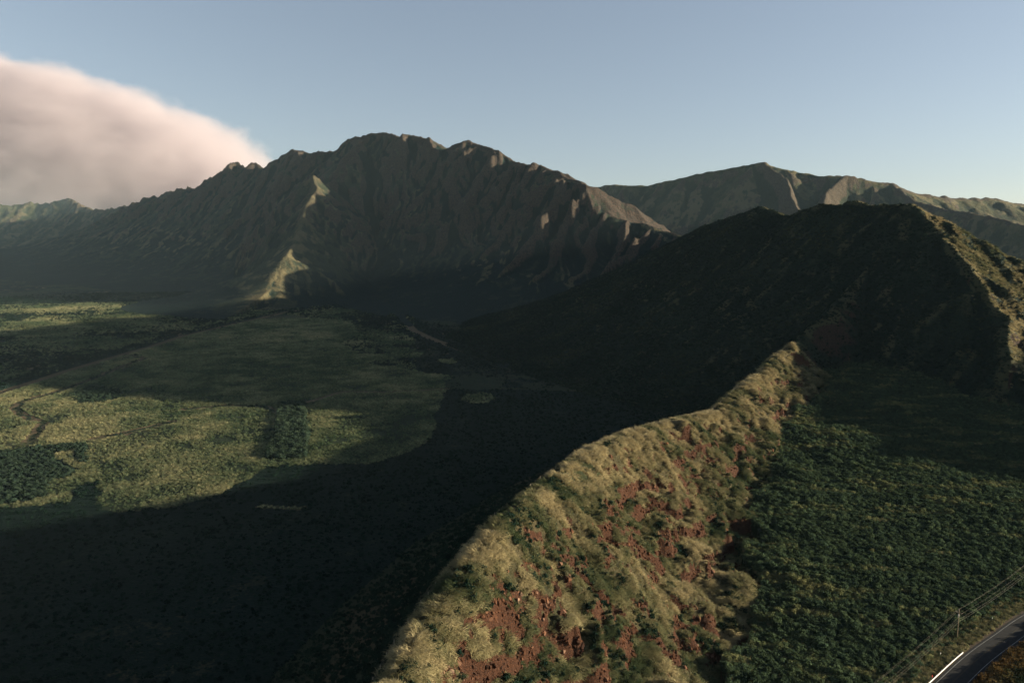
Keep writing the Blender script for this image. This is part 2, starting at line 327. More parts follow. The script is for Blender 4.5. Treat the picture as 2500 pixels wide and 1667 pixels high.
# dark hill and mountains
brush = np.where(isl[3], np.clip(0.62 + n2 * .7 + n1 * .5, 0, 1), brush); dry = np.where(isl[3], np.clip(0.25 + n2 * .7, 0, 1), dry)
rock = np.where(isl[3], sstep(1.25, 1.9, SLOPE + n2 * .4) * .7, rock)
for k in (4, 5, 6):
    brush = np.where(isl[k], np.clip(0.35 + n2 * .9 + n1 * .5, 0, 1), brush)
    rock = np.where(isl[k], sstep(0.85, 1.4, SLOPE + n2 * .35 + n1 * .2), rock)
def conc(kc):
    a = np.full_like(GZ, 0.0); a[:, kc:-kc] = (GZ[:, 2 * kc:] + GZ[:, :-2 * kc]) * .5 - GZ[:, kc:-kc]; return a / (kc * 0.0015 * RR)
cv = np.clip(conc(3) * 1.2 + conc(9) * 1.6, -1, 1)          # + gully, - rib: brush and bare rock, also relief shading put into colour
for k in (3, 4, 5, 6):
    brush = np.where(isl[k], np.clip(brush + cv * 1.1, 0, 1), brush); rock = np.where(isl[k], np.clip(rock - cv * (.8 if k > 3 else .2), 0, 1), rock); dry = np.where(isl[k], np.clip(dry * (.7 if k == 4 else 1) - cv * .4, 0, 1), dry)
dsp = dist_poly(GX, GY, SPUR[-4:]); dsp2 = dist_poly(GX, GY, SPUR[4:9])
gold = np.maximum(sstep(150, 20, dsp + n1 * 60 + n2 * 40), .8 * sstep(60, 10, dsp2 + n1 * 30 + n2 * 15))  # sunlight on the spur's foot and knob, put into colour as golden grass
soil_sun = np.where(isl[4], np.clip(gold * (.42 + n2 * .8), 0, 1), soil_sun); rock = np.where(isl[4], rock * (1 - .6 * gold), rock)
low4 = 1 - np.clip((GZ - floor_z(GX, GY)) / 230, 0, 1)
brush = np.where(isl[4], np.clip(brush + .5 * low4 - .5 * gold, 0, 1), brush); rock = np.where(isl[4], rock * (1 - .7 * low4), rock)
right_flank = isl[4] & (GX > np.interp(GY, [p[1] for p in MAIN], [p[0] for p in MAIN]) - 5)
rock = np.where(right_flank, np.clip(rock + .45, 0, 1), rock)  # reddish rock tone raised to make this flank look sunlit
MASK = np.stack([rock, dry, brush, soil_sun], -1).astype(np.float32)

def grid_object(name, sel, mat):
    """one landform: the quads of the grid that belong to it"""
    nr, nc = GX.shape
    ii, jj = np.nonzero(sel)
    a = ii * nc + jj; quads = np.stack([a, a + 1, a + nc + 1, a + nc], 1)
    used, inv = np.unique(quads, return_inverse=True); quads = inv.reshape(-1, 4)
    co = np.stack([GX.ravel()[used], GY.ravel()[used], GZ.ravel()[used]], 1).astype(np.float32)
    me = bpy.data.meshes.new(name)
    me.vertices.add(len(co)); me.vertices.foreach_set('co', co.ravel())
    nq = len(quads); me.loops.add(nq * 4); me.loops.foreach_set('vertex_index', quads.astype(np.int32).ravel())
    me.polygons.add(nq); me.polygons.foreach_set('loop_start', np.arange(0, nq * 4, 4, dtype=np.int32))
    me.update(calc_edges=True)
    me.polygons.foreach_set('use_smooth', np.ones(nq, bool))
    at_ = me.attributes.new('mask', 'FLOAT_COLOR', 'POINT'); at_.data.foreach_set('color', MASK.reshape(-1, 4)[used].ravel())
    me.materials.append(mat); me.update()
    ob = bpy.data.objects.new(name, me); COL.objects.link(ob); ob['kind'] = 'structure'
    return ob

# ------------------------------------------------------------------ materials
def nodes_of(name):
    m = bpy.data.materials.new(name); m.use_nodes = True
    nt = m.node_tree; nt.nodes.clear()
    return m, nt, nt.nodes, nt.links
def dim(c, k=0.70): return tuple(v * k for v in c)
def land_material(name, green1, green2, dryc, brushc, rock1, rock2, soil_sun_c, scale, bump, bdist):
    green1, green2, dryc, brushc, rock1, rock2, soil_sun_c = map(dim, (green1, green2, dryc, brushc, rock1, rock2, soil_sun_c))
    m, nt, N, L = nodes_of(name)
    out = N.new('ShaderNodeOutputMaterial'); bs = N.new('ShaderNodeBsdfPrincipled'); L.new(bs.outputs[0], out.inputs['Surface'])
    bs.inputs['Roughness'].default_value = 0.95; bs.inputs['Specular IOR Level'].default_value = 0.05
    tc = N.new('ShaderNodeTexCoord')
    def noise(sc, det=6, rough=0.62, sx=None):
        n = N.new('ShaderNodeTexNoise'); n.inputs['Scale'].default_value = sc; n.inputs['Detail'].default_value = det; n.inputs['Roughness'].default_value = rough
        L.new(tc.outputs['Object'], n.inputs['Vector']); return n
    na, nb, nc = noise(1.0 / scale), noise(1.0 / (scale * 0.22), 5, 0.7), noise(1.0 / (scale * 5), 4)
    at_ = N.new('ShaderNodeAttribute'); at_.attribute_name = 'mask'
    sep = N.new('ShaderNodeSeparateColor'); L.new(at_.outputs['Color'], sep.inputs[0])
    def mix(fac, a, b):
        x = N.new('ShaderNodeMix'); x.data_type = 'RGBA'
        if isinstance(fac, float): x.inputs[0].default_value = fac
        else: L.new(fac, x.inputs[0])
        for s, v in ((6, a), (7, b)):
            if isinstance(v, tuple): x.inputs[s].default_value = v + (1,)
            else: L.new(v, x.inputs[s])
        return x.outputs[2]
    def ramp(src, lo, hi):
        r = N.new('ShaderNodeMapRange'); r.interpolation_type = 'SMOOTHSTEP'; r.inputs[1].default_value = lo; r.inputs[2].default_value = hi
        L.new(src, r.inputs[0]); return r.outputs[0]
    def add(a, b, k):
        x = N.new('ShaderNodeMath'); x.operation = 'MULTIPLY_ADD'; L.new(b, x.inputs[0]); x.inputs[1].default_value = k; L.new(a, x.inputs[2]); return x.outputs[0]
    def off(a, c):
        x = N.new('ShaderNodeMath'); x.operation = 'ADD'; L.new(a, x.inputs[0]); x.inputs[1].default_value = c; return x.outputs[0]
    def mask(ch, k=0.9):   # mask broken up by fine noise
        v = add(add(ch, nb.outputs[0], k), na.outputs[0], k * 0.7)
        return ramp(off(v, -k * 0.85), 0.33, 0.67)
    g = mix(ramp(na.outputs[0], 0.35, 0.65), green1, green2)
    c = mix(mask(sep.outputs[1]), g, dryc)
    c = mix(mask(sep.outputs[2]), c, brushc)
    rk = mix(ramp(nb.outputs[0], 0.4, 0.62), rock1, rock2)
    c = mix(mask(sep.outputs[0], 0.7), c, rk)
    c = mix(mask(at_.outputs['Alpha'], 0.6), c, soil_sun_c)
    L.new(c, bs.inputs['Base Color'])
    bp = N.new('ShaderNodeBump'); bp.inputs['Strength'].default_value = bump; bp.inputs['Distance'].default_value = bdist
    h = add(nb.outputs[0], na.outputs[0], 1.6)
    L.new(h, bp.inputs['Height']); L.new(bp.outputs[0], bs.inputs['Normal'])
    return m
GR1, GR2, DRY, BRU = (0.050, 0.066, 0.030), (0.085, 0.098, 0.046), (0.205, 0.175, 0.090), (0.020, 0.032, 0.021)
RK1, RK2, SOIL = (0.115, 0.055, 0.035), (0.060, 0.036, 0.027), (0.150, 0.085, 0.055)
M_FLOOR = land_material('valley_grass', (0.026, 0.040, 0.024), (0.040, 0.054, 0.031), (0.085, 0.085, 0.046), (0.010, 0.024, 0.019), RK1, RK2, (0.17, 0.125, 0.08), 9.0, 1.0, 3.0)
M_FAN = land_material('wooded_ground', GR1, (0.045, 0.06, 0.026), (0.085, 0.085, 0.040), BRU, RK1, RK2, SOIL, 4.0, 0.8, 1.0)
M_RIDGE = land_material('ridge_ground', (0.034, 0.042, 0.022), (0.055, 0.062, 0.030), (0.090, 0.076, 0.042), (0.03, 0.045, 0.024), (0.118, 0.054, 0.032), (0.034, 0.019, 0.014), (0.05, 0.035, 0.022), 1.2, 1.0, 0.8)
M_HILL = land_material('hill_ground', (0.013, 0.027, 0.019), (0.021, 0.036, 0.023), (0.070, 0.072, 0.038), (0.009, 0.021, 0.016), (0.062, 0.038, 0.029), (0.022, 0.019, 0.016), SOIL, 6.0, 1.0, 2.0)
M_MAIN = land_material('mountain_ground', (0.032, 0.045, 0.032), (0.050, 0.060, 0.040), (0.120, 0.105, 0.062), (0.013, 0.027, 0.025), (0.100, 0.072, 0.055), (0.036, 0.036, 0.034), (0.150, 0.130, 0.075), 22.0, 1.0, 6.0)  # soil slot holds the sunlit gold painted on the spur
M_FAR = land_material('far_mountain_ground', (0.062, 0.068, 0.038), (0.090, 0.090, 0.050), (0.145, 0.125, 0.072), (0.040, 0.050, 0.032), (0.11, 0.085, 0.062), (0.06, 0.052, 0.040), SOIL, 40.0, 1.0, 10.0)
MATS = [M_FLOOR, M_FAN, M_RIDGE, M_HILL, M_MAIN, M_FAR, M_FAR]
qi = GI[:-1, :-1]
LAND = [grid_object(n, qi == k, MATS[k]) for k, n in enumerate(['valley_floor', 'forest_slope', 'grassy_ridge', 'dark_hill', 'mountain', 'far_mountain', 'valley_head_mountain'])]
# the plain that goes on under and past the hills
gm = bpy.data.meshes.new('ground'); gm.from_pydata([(-7500, -300, -6), (8000, -300, -6), (8000, 8400, -6), (-7500, 8400, -6)], [], [(0, 1, 2, 3)])
gm.materials.append(M_FLOOR); go = bpy.data.objects.new('ground', gm); COL.objects.link(go); go['kind'] = 'structure'
print('land', time.time() - T0)

# ------------------------------------------------------------------ sampling the land
LR0, LRS = math.log(62.0), math.log(8200 / 62.0) / 1020
def gidx(x, y):
    r = np.hypot(x, y); t = np.arctan2(x, y)
    j = np.interp(t, th, np.arange(len(th))); i = (np.log(np.maximum(r, 1)) - LR0) / LRS
    return np.clip(i, 0, 1019.0), np.clip(j, 0, len(th) - 1.001)
def samp(A, x, y):
    i, j = gidx(x, y); i0, j0 = i.astype(int), j.astype(int); fi, fj = i - i0, j - j0
    i1 = np.minimum(i0 + 1, 1020)
    return (A[i0, j0] * (1 - fi) + A[i1, j0] * fi) * (1 - fj) + (A[i0, j0 + 1] * (1 - fi) + A[i1, j0 + 1] * fi) * fj
def sid(x, y):
    i, j = gidx(x, y); return GI[(i + .5).astype(int), (j + .5).astype(int)]
def ground(x, y): return float(samp(GZ, np.array([float(x)]), np.array([float(y)]))[0])
def candidates(n, r0, r1, a0=-41, a1=41, power=2.0):
    u = RNG.random(n); r = (r0 ** power + u * (r1 ** power - r0 ** power)) ** (1 / power)
    t = np.radians(a0 + RNG.random(n) * (a1 - a0))
    return r * np.sin(t), r * np.cos(t)

# ------------------------------------------------------------------ plants: prototypes kept outside the scene, instanced on points
def leaf_material(name, cols, transl, var=0.35):
    cols = [dim(c) for c in cols]
    m, nt, N, L = nodes_of(name)
    out = N.new('ShaderNodeOutputMaterial')
    a = N.new('ShaderNodeAttribute'); a.attribute_type = 'INSTANCER'; a.attribute_name = 'tint'
    cr = N.new('ShaderNodeValToRGB'); L.new(a.outputs['Fac'], cr.inputs[0])
    cr.color_ramp.elements[0].color = cols[0] + (1,); cr.color_ramp.elements[1].color = cols[-1] + (1,)
    for k, c in enumerate(cols[1:-1]):
        e = cr.color_ramp.elements.new((k + 1) / (len(cols) - 1)); e.color = c + (1,)
    rnd = N.new('ShaderNodeObjectInfo'); mr = N.new('ShaderNodeMapRange'); mr.inputs[3].default_value = 1 - var; mr.inputs[4].default_value = 1 + var
    L.new(rnd.outputs['Random'], mr.inputs[0])
    vm = N.new('ShaderNodeVectorMath'); vm.operation = 'SCALE'; L.new(cr.outputs[0], vm.inputs[0]); L.new(mr.outputs[0], vm.inputs['Scale'])
    d = N.new('ShaderNodeBsdfDiffuse'); t = N.new('ShaderNodeBsdfTranslucent'); mx = N.new('ShaderNodeMixShader'); mx.inputs[0].default_value = transl
    L.new(vm.outputs[0], d.inputs[0]); L.new(vm.outputs[0], t.inputs[0]); L.new(d.outputs[0], mx.inputs[1]); L.new(t.outputs[0], mx.inputs[2]); L.new(mx.outputs[0], out.inputs[0])
    return m
def proto(name, verts, faces, mat, coll):
    me = bpy.data.meshes.new(name); me.from_pydata(verts, [], faces); me.materials.append(mat); me.update()
    o = bpy.data.objects.new(name, me); coll.objects.link(o); return o
def tuft_mesh(rg, nb, length, width, lean, spread):
    V, F = [], []
    for b in range(nb):
        a = rg.uniform(-math.pi, math.pi) * spread; l = length * rg.uniform(.55, 1.1); w = width * rg.uniform(.6, 1.2)
        ca, sa = math.cos(a), math.sin(a); bx, by = rg.gauss(0, .22) * length, rg.gauss(0, .26) * length
        e0 = rg.uniform(.9, 1.45); p = Vector((bx, by, -0.05)); k = len(V); segs = 3
        for sgm in range(segs + 1):
            u = sgm / segs; ww = w * (1 - u * .85)
            V.append((p.x - sa * ww, p.y + ca * ww, p.z)); V.append((p.x + sa * ww, p.y - ca * ww, p.z))
            e = e0 - u * lean * rg.uniform(.8, 1.2)
            p = p + Vector((math.cos(e) * ca, math.cos(e) * sa, math.sin(e))) * (l / segs)
        for sgm in range(segs):
            q = k + 2 * sgm; F.append((q, q + 1, q + 3, q + 2))
    return V, F
def shrub_mesh(rg, n, leaf, flat=0.8, lobes=5):
    V, F = [], []
    cs = [(rg.uniform(-.5, .5), rg.uniform(-.5, .5), rg.uniform(.35, .75) * flat, rg.uniform(.38, .62)) for _ in range(lobes)]
    for _ in range(n):
        cx, cy, cz, cr = rg.choice(cs)
        d = Vector((rg.gauss(0, 1), rg.gauss(0, 1), rg.gauss(.25, .9))).normalized()
        p = Vector((cx, cy, cz)) + d * cr * rg.uniform(.7, 1.08)
        if p.z < .02: p.z = rg.uniform(.02, .3)
        nrm = (d + Vector((rg.gauss(0, .5), rg.gauss(0, .5), rg.gauss(0, .5)))).normalized()
        t = nrm.orthogonal().normalized(); bt = nrm.cross(t); a = rg.uniform(0, 6.28)
        t, bt = t * math.cos(a) + bt * math.sin(a), bt * math.cos(a) - t * math.sin(a)
        s = leaf * rg.uniform(.6, 1.3); k = len(V)
        for q in (t * s, bt * s * .55, -t * s, -bt * s * .55): V.append(tuple(p + q))
        F.append((k, k + 1, k + 2, k + 3))
    return V, F
rg = random.Random(21)
M_GRASS = leaf_material('ridge_grass_blades', [(0.080, 0.105, 0.052), (0.240, 0.225, 0.115), (0.480, 0.400, 0.225)], 0.40)
M_FGRASS = leaf_material('field_grass_blades', [(0.080, 0.122, 0.066), (0.205, 0.232, 0.122), (0.430, 0.395, 0.210)], 0.40)
M_SHRUB = leaf_material('shrub_leaves', [(0.050, 0.080, 0.050), (0.080, 0.114, 0.060), (0.205, 0.205, 0.095)], 0.35)
M_COAST = leaf_material('coast_shrub_leaves', [(0.034, 0.052, 0.026), (0.14, 0.085, 0.034)], 0.25)
M_GROVE = leaf_material('grove_leaves', [(0.036, 0.062, 0.044), (0.060, 0.086, 0.054)], 0.25)
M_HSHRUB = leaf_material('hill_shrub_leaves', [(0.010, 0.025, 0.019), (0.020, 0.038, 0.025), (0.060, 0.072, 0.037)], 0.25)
def protos(name, maker, n, mat):
    c = bpy.data.collections.new(name)
    for k in range(n):
        v, f = maker(); proto('%s_%d' % (name, k), v, f, mat, c)
    return c
C_GRASS = protos('ridge_grass_tuft', lambda: tuft_mesh(rg, 34, 1.0, 0.055, 1.6, 0.42), 4, M_GRASS)
C_FGRASS = protos('field_grass_tuft', lambda: tuft_mesh(rg, 26, 0.8, 0.07, 1.0, 1.0), 4, M_FGRASS)
C_SHRUB = protos('shrub', lambda: shrub_mesh(rg, 150, 0.17), 4, M_SHRUB)
C_COAST = protos('coast_shrub', lambda: shrub_mesh(rg, 150, 0.16, 0.6), 3, M_COAST)
C_GROVE = protos('grove_tree', lambda: shrub_mesh(rg, 170, 0.17, 1.0, 6), 3, M_GROVE)
C_HSHRUB = protos('hill_shrub', lambda: shrub_mesh(rg, 70, 0.24, 0.8, 4), 4, M_HSHRUB)

def scatter(name, coll, x, y, scl, rot, tint, label, category, dz=0.0):
    n = len(x); z = samp(GZ, x, y) + dz
    me = bpy.data.meshes.new(name); me.vertices.add(n)
    me.vertices.foreach_set('co', np.stack([x, y, z], 1).astype(np.float32).ravel())
    def attr(nm, ty, arr, fld):
        a = me.attributes.new(nm, ty, 'POINT'); a.data.foreach_set(fld, arr)
    attr('rot', 'FLOAT_VECTOR', rot.astype(np.float32).ravel(), 'vector'); attr('scl', 'FLOAT_VECTOR', scl.astype(np.float32).ravel(), 'vector')
    attr('tint', 'FLOAT', np.clip(tint, 0, 1).astype(np.float32), 'value'); attr('var', 'INT', RNG.integers(0, len(coll.objects), n).astype(np.int32), 'value')
    ob = bpy.data.objects.new(name, me); COL.objects.link(ob)
    ng = bpy.data.node_groups.new(name + '_scatter', 'GeometryNodeTree')
    ng.interface.new_socket('Geometry', in_out='INPUT', socket_type='NodeSocketGeometry'); ng.interface.new_socket('Geometry', in_out='OUTPUT', socket_type='NodeSocketGeometry')
    N, L = ng.nodes, ng.links
    gi, go_ = N.new('NodeGroupInput'), N.new('NodeGroupOutput'); ip = N.new('GeometryNodeInstanceOnPoints'); ci = N.new('GeometryNodeCollectionInfo')
    ci.inputs['Collection'].default_value = coll; ci.inputs['Separate Children'].default_value = True; ci.inputs['Reset Children'].default_value = True
    def na(nm, ty):
        q = N.new('GeometryNodeInputNamedAttribute'); q.data_type = ty; q.inputs['Name'].default_value = nm; return q.outputs['Attribute']
    er = N.new('FunctionNodeEulerToRotation')
    L.new(gi.outputs[0], ip.inputs['Points']); L.new(ci.outputs[0], ip.inputs['Instance']); ip.inputs['Pick Instance'].default_value = True
    L.new(na('var', 'INT'), ip.inputs['Instance Index']); L.new(na('rot', 'FLOAT_VECTOR'), er.inputs[0]); L.new(er.outputs[0], ip.inputs['Rotation'])
    L.new(na('scl', 'FLOAT_VECTOR'), ip.inputs['Scale']); L.new(ip.outputs[0], go_.inputs[0])
    md = ob.modifiers.new('scatter', 'NODES'); md.node_group = ng
    ob['kind'] = 'stuff'; ob['label'] = label; ob['category'] = category
    return ob
def iso(s): return np.stack([s, s, s], 1)
def yaw(n): return np.stack([RNG.normal(0, .12, n), RNG.normal(0, .12, n), RNG.random(n) * 6.283], 1)
def downslope(x, y, k=0.6, j=0.5):
    gx, gy = samp(NXw, x, y), samp(NYw, x, y)
    return np.stack([RNG.normal(0, .15, len(x)), np.arctan(np.hypot(gx, gy)) * k, np.arctan2(-gy, -gx) + RNG.normal(0, j, len(x))], 1)

# long grass hanging down the near ridge
x, y = candidates(460000, 85, 700, -14, 26, 1.6)
xc = np.interp(y, FGY, FGX); rkv = samp(MASK[..., 0], x, y); k = (sid(x, y) == 2) & (x > xc - 5) & (RNG.random(len(x)) > rkv * 1.0)
x, y = x[k], y[k]; dist = np.hypot(x, y)
pn = fbm(x, y, 16, 3, .6, 2); pn2 = fbm(x, y, 60, 2, .5, 5); pn3 = fbm(x, y, 3.6, 3, .6, 6)
k = RNG.random(len(x)) < np.clip(.50 + pn3 * 2.1, .03, 1); x, y, dist, pn, pn2, pn3 = x[k], y[k], dist[k], pn[k], pn2[k], pn3[k]
print('grass', len(x))
scatter('ridge_grass', C_GRASS, x, y, iso(np.clip(RNG.normal(1.3, .35, len(x)), .5, 2.6) * (0.85 + dist / 900) * (1 + .5 * pn3)), downslope(x, y), 0.33 + .28 * np.exp(-np.abs(x - np.interp(y, FGY, FGX)) / 18.0) + pn * .95 + pn2 * .35 + pn3 * .55 + RNG.normal(0, .12, len(x)), 'long dry golden and green grass matted over the sunlit near ridge', 'grass')
# darker bushes among that grass and on the shaded side of the ridge
x, y = candidates(90000, 85, 700, -25, 26, 1.6)
xc = np.interp(y, FGY, FGX); pn = fbm(x, y, 16, 3, .6, 2)
k = (sid(x, y) == 2) & (((x > xc) & (pn < .06) & (RNG.random(len(x)) > samp(MASK[..., 0], x, y))) | ((x < xc - 3) & (RNG.random(len(x)) < .5)))
x, y = x[k], y[k]
print('ridge bushes', len(x))
scatter('ridge_bushes', C_HSHRUB, x, y, iso(np.clip(RNG.normal(.95, .3, len(x)), .4, 2)), yaw(len(x)), RNG.random(len(x)) * .6, 'low dark green bushes dotted through the grass of the near ridge', 'bushes', -.1)
# wooded fan above the road
x, y = candidates(240000, 140, 720, 6, 41, 1.7)
dr = dist_poly(x, y, ROAD); inl = (y - np.interp(x, [p[0] for p in ROAD], [p[1] for p in ROAD])) > 0
pn = fbm(x, y, 30, 4, .6, 3); st = fbm(x * .35 + y * .1, y * 1.6, 9, 2, .5, 4)
k = (sid(x, y) == 1) & inl & (dr > 8.5) & (np.interp(y, FGY, FGX) < x) & ~((dr < 12) & (RNG.random(len(x)) < .75))
x, y, dr, pn, st = x[k], y[k], dr[k], pn[k], st[k]
print('fan shrubs', len(x))
sc = np.clip(np.exp(RNG.normal(-.2, .38, len(x))), .35, 2.6) * (1 + .3 * pn)
scatter('shrub_thicket', C_SHRUB, x, y, np.stack([sc, sc, sc * RNG.uniform(.8, 1.35, len(x))], 1), yaw(len(x)), .18 + .5 * sstep(.15, .6, pn) + .5 * sstep(.15, .5, st) + RNG.normal(0, .14, len(x)), 'dense dark green shrubs covering the gentle slope above the road', 'shrubs', -.15)
# pale grass along the road verge and in gaps of the thicket
x, y = candidates(160000, 140, 620, 4, 41, 1.7)
dr = dist_poly(x, y, ROAD); inl = (y - np.interp(x, [p[0] for p in ROAD], [p[1] for p in ROAD])) > 0; pn = fbm(x, y, 30, 4, .6, 3)
xc = np.interp(y, FGY, FGX)
edge = (x - xc) < 85
k = (sid(x, y) == 1) & inl & (((dr > 5.0) & (dr < 14)) | ((pn > .20) & (dr > 13) & (RNG.random(len(x)) < .6)) | ((fbm(x * .35 + y * .1, y * 1.6, 9, 2, .5, 4) > .42) & (dr > 9)) | (edge & (dr > 9) & (RNG.random(len(x)) < np.clip((95 - (x - xc)) / 60, 0, 1)) & (pn > -.05)))
x, y = x[k], y[k]
print('verge', len(x))
scatter('verge_grass', C_GRASS, x, y, iso(np.clip(RNG.normal(1.2, .25, len(x)), .5, 2)), downslope(x, y, .5, .9), .45 + RNG.normal(0, .22, len(x)), 'pale tall grass along the road verge and in gaps between shrubs', 'grass')
# seaward side of the road
x, y = candidates(40000, 150, 420, 22, 41, 1.7)
dr = dist_poly(x, y, ROAD); inl = (y - np.interp(x, [p[0] for p in ROAD], [p[1] for p in ROAD])) > 0
k = (~inl) & (dr > 6.0); x, y, dr = x[k], y[k], dr[k]
scatter('coastal_scrub', C_COAST, x, y, iso(np.clip(RNG.normal(1.9, .45, len(x)), .7, 3.2)), yaw(len(x)), sstep(14, 6, dr) * .9 + RNG.normal(.1, .2, len(x)), 'rusty brown and green scrub on the seaward side of the road', 'scrub', -.1)
# valley grass
x, y = candidates(620000, 300, 1400, -41, 3, 1.3)
k = (sid(x, y) == 0) & (samp(m_field.astype(np.float64), x, y) > .5) & (samp(m_grove, x, y) < .5) & (RNG.random(len(x)) > samp(MASK[..., 2], x, y) * .8)
x, y = x[k], y[k]; dist = np.hypot(x, y); pn = fbm(x, y, 22, 4, .6, 4); pn2 = fbm(x, y, 120, 4, .55, 1)
k = (RNG.random(len(x)) < .55 + pn * .9) & (dist_poly(x, y, TRACK) > 9) & (dist_poly(x, y, FTRACK) > 3.2) & (np.minimum.reduce([dist_poly(x, y, p) for p in DITCHES]) > 4.5); x, y, dist, pn, pn2 = x[k], y[k], dist[k], pn[k], pn2[k]
print('field', len(x))
scatter('valley_grass', C_FGRASS, x, y, iso(np.clip(RNG.normal(1.15, .35, len(x)), .4, 2.4) * (.6 + dist / 900)), yaw(len(x)), .47 + pn2 * .5 + pn * .65 + RNG.normal(0, .14, len(x)), 'dry yellow green grass spread over the flat valley fields', 'grass')
x, y = candidates(110000, 780, 1900, -42, -8, 1.0)
k = (sid(x, y) == 0) & (samp(m_field.astype(np.float64), x, y) < .5) & (RNG.random(len(x)) > samp(MASK[..., 2], x, y) * 1.1) & (dist_poly(x, y, TRACK) > 9); x, y = x[k], y[k]; dist = np.hypot(x, y)
print('upper', len(x))
scatter('upper_valley_grass', C_FGRASS, x, y, iso(np.clip(RNG.normal(1.3, .35, len(x)), .5, 2.4) * (.6 + dist / 800)), yaw(len(x)), .45 + fbm(x, y, 60, 4, .6, 4) * .8 + RNG.normal(0, .12, len(x)), 'rough dry grass on the rising ground beyond the valley track', 'grass')
# brush on the valley floor, thick where the masks say so
x, y = candidates(140000, 190, 2200, -41, 16, 1.0)
bm = samp(MASK[..., 2], x, y); gv = samp(m_grove, x, y)
k = (sid(x, y) == 0) & (gv < .5) & (RNG.random(len(x)) < bm * .8 - .1 + .02) & (dist_poly(x, y, TRACK) > 8)
x, y = x[k], y[k]; dist = np.hypot(x, y)
print('brush', len(x))
scatter('valley_brush', C_HSHRUB, x, y, iso(np.clip(RNG.normal(.9, .3, len(x)), .4, 2) * (.7 + dist / 1000)), yaw(len(x)), RNG.random(len(x)) * .35, 'dark low brush filling the shaded bottom of the valley', 'brush', -.1)
def in_region(poly, n):
    xs = [p[0] for p in poly]; ys = [p[1] for p in poly]
    x = RNG.uniform(min(xs), max(xs), n); y = RNG.uniform(min(ys), max(ys), n); k = inpoly(x, y, poly); return x[k], y[k]
x, y = in_region(GROVE, 3800); print('grove', len(x))
scatter('tree_grove', C_GROVE, x, y, iso(np.clip(RNG.normal(2.2, .45, len(x)), 1.0, 3.4)), yaw(len(x)), RNG.random(len(x)), 'straight dark green strip of dense trees crossing the pale valley field', 'trees', -.2)
xa, ya = in_region(THICKET, 9000); xb, yb = in_region(THICKET2, 900); k = np.hypot(xa, ya) > 0
x, y = np.concatenate([xa, xb]), np.concatenate([ya, yb]); print('thicket', len(x))
scatter('valley_thicket', C_GROVE, x, y, iso(np.clip(RNG.normal(1.15, .35, len(x)), .5, 2.4)), yaw(len(x)), RNG.random(len(x)) * .7, 'patches of dark green thicket standing in the pale valley grass', 'thicket', -.2)
# sunlit grass on the flanks of the hill that face the sea
x, y = candidates(160000, 480, 1150, 10, 44, 1.2)
hq = sorted([(p[1], p[0]) for p in HILL[:-1] + HILL_R]); xr = np.interp(y, [q[0] for q in hq], [q[1] for q in hq])
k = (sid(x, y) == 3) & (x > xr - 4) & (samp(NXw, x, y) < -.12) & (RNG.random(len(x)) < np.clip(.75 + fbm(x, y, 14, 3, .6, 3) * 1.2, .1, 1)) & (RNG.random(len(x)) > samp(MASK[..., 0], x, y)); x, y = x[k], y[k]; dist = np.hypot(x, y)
print('hill grass', len(x))
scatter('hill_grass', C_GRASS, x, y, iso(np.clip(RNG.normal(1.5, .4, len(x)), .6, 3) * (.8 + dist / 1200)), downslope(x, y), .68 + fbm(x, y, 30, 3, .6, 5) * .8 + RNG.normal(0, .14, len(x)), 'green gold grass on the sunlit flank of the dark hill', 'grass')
# dark hill
x, y = candidates(200000, 480, 2000, -20, 41, 1.0)
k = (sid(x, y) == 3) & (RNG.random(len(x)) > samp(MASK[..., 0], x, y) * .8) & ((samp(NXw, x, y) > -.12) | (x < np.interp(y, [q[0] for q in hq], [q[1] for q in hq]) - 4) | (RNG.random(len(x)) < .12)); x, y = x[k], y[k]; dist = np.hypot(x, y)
print('hill', len(x))
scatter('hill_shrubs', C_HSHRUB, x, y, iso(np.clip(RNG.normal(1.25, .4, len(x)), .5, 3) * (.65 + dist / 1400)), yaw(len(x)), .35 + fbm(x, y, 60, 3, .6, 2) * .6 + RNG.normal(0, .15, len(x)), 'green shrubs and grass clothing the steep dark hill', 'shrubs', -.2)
print('plants', time.time() - T0)

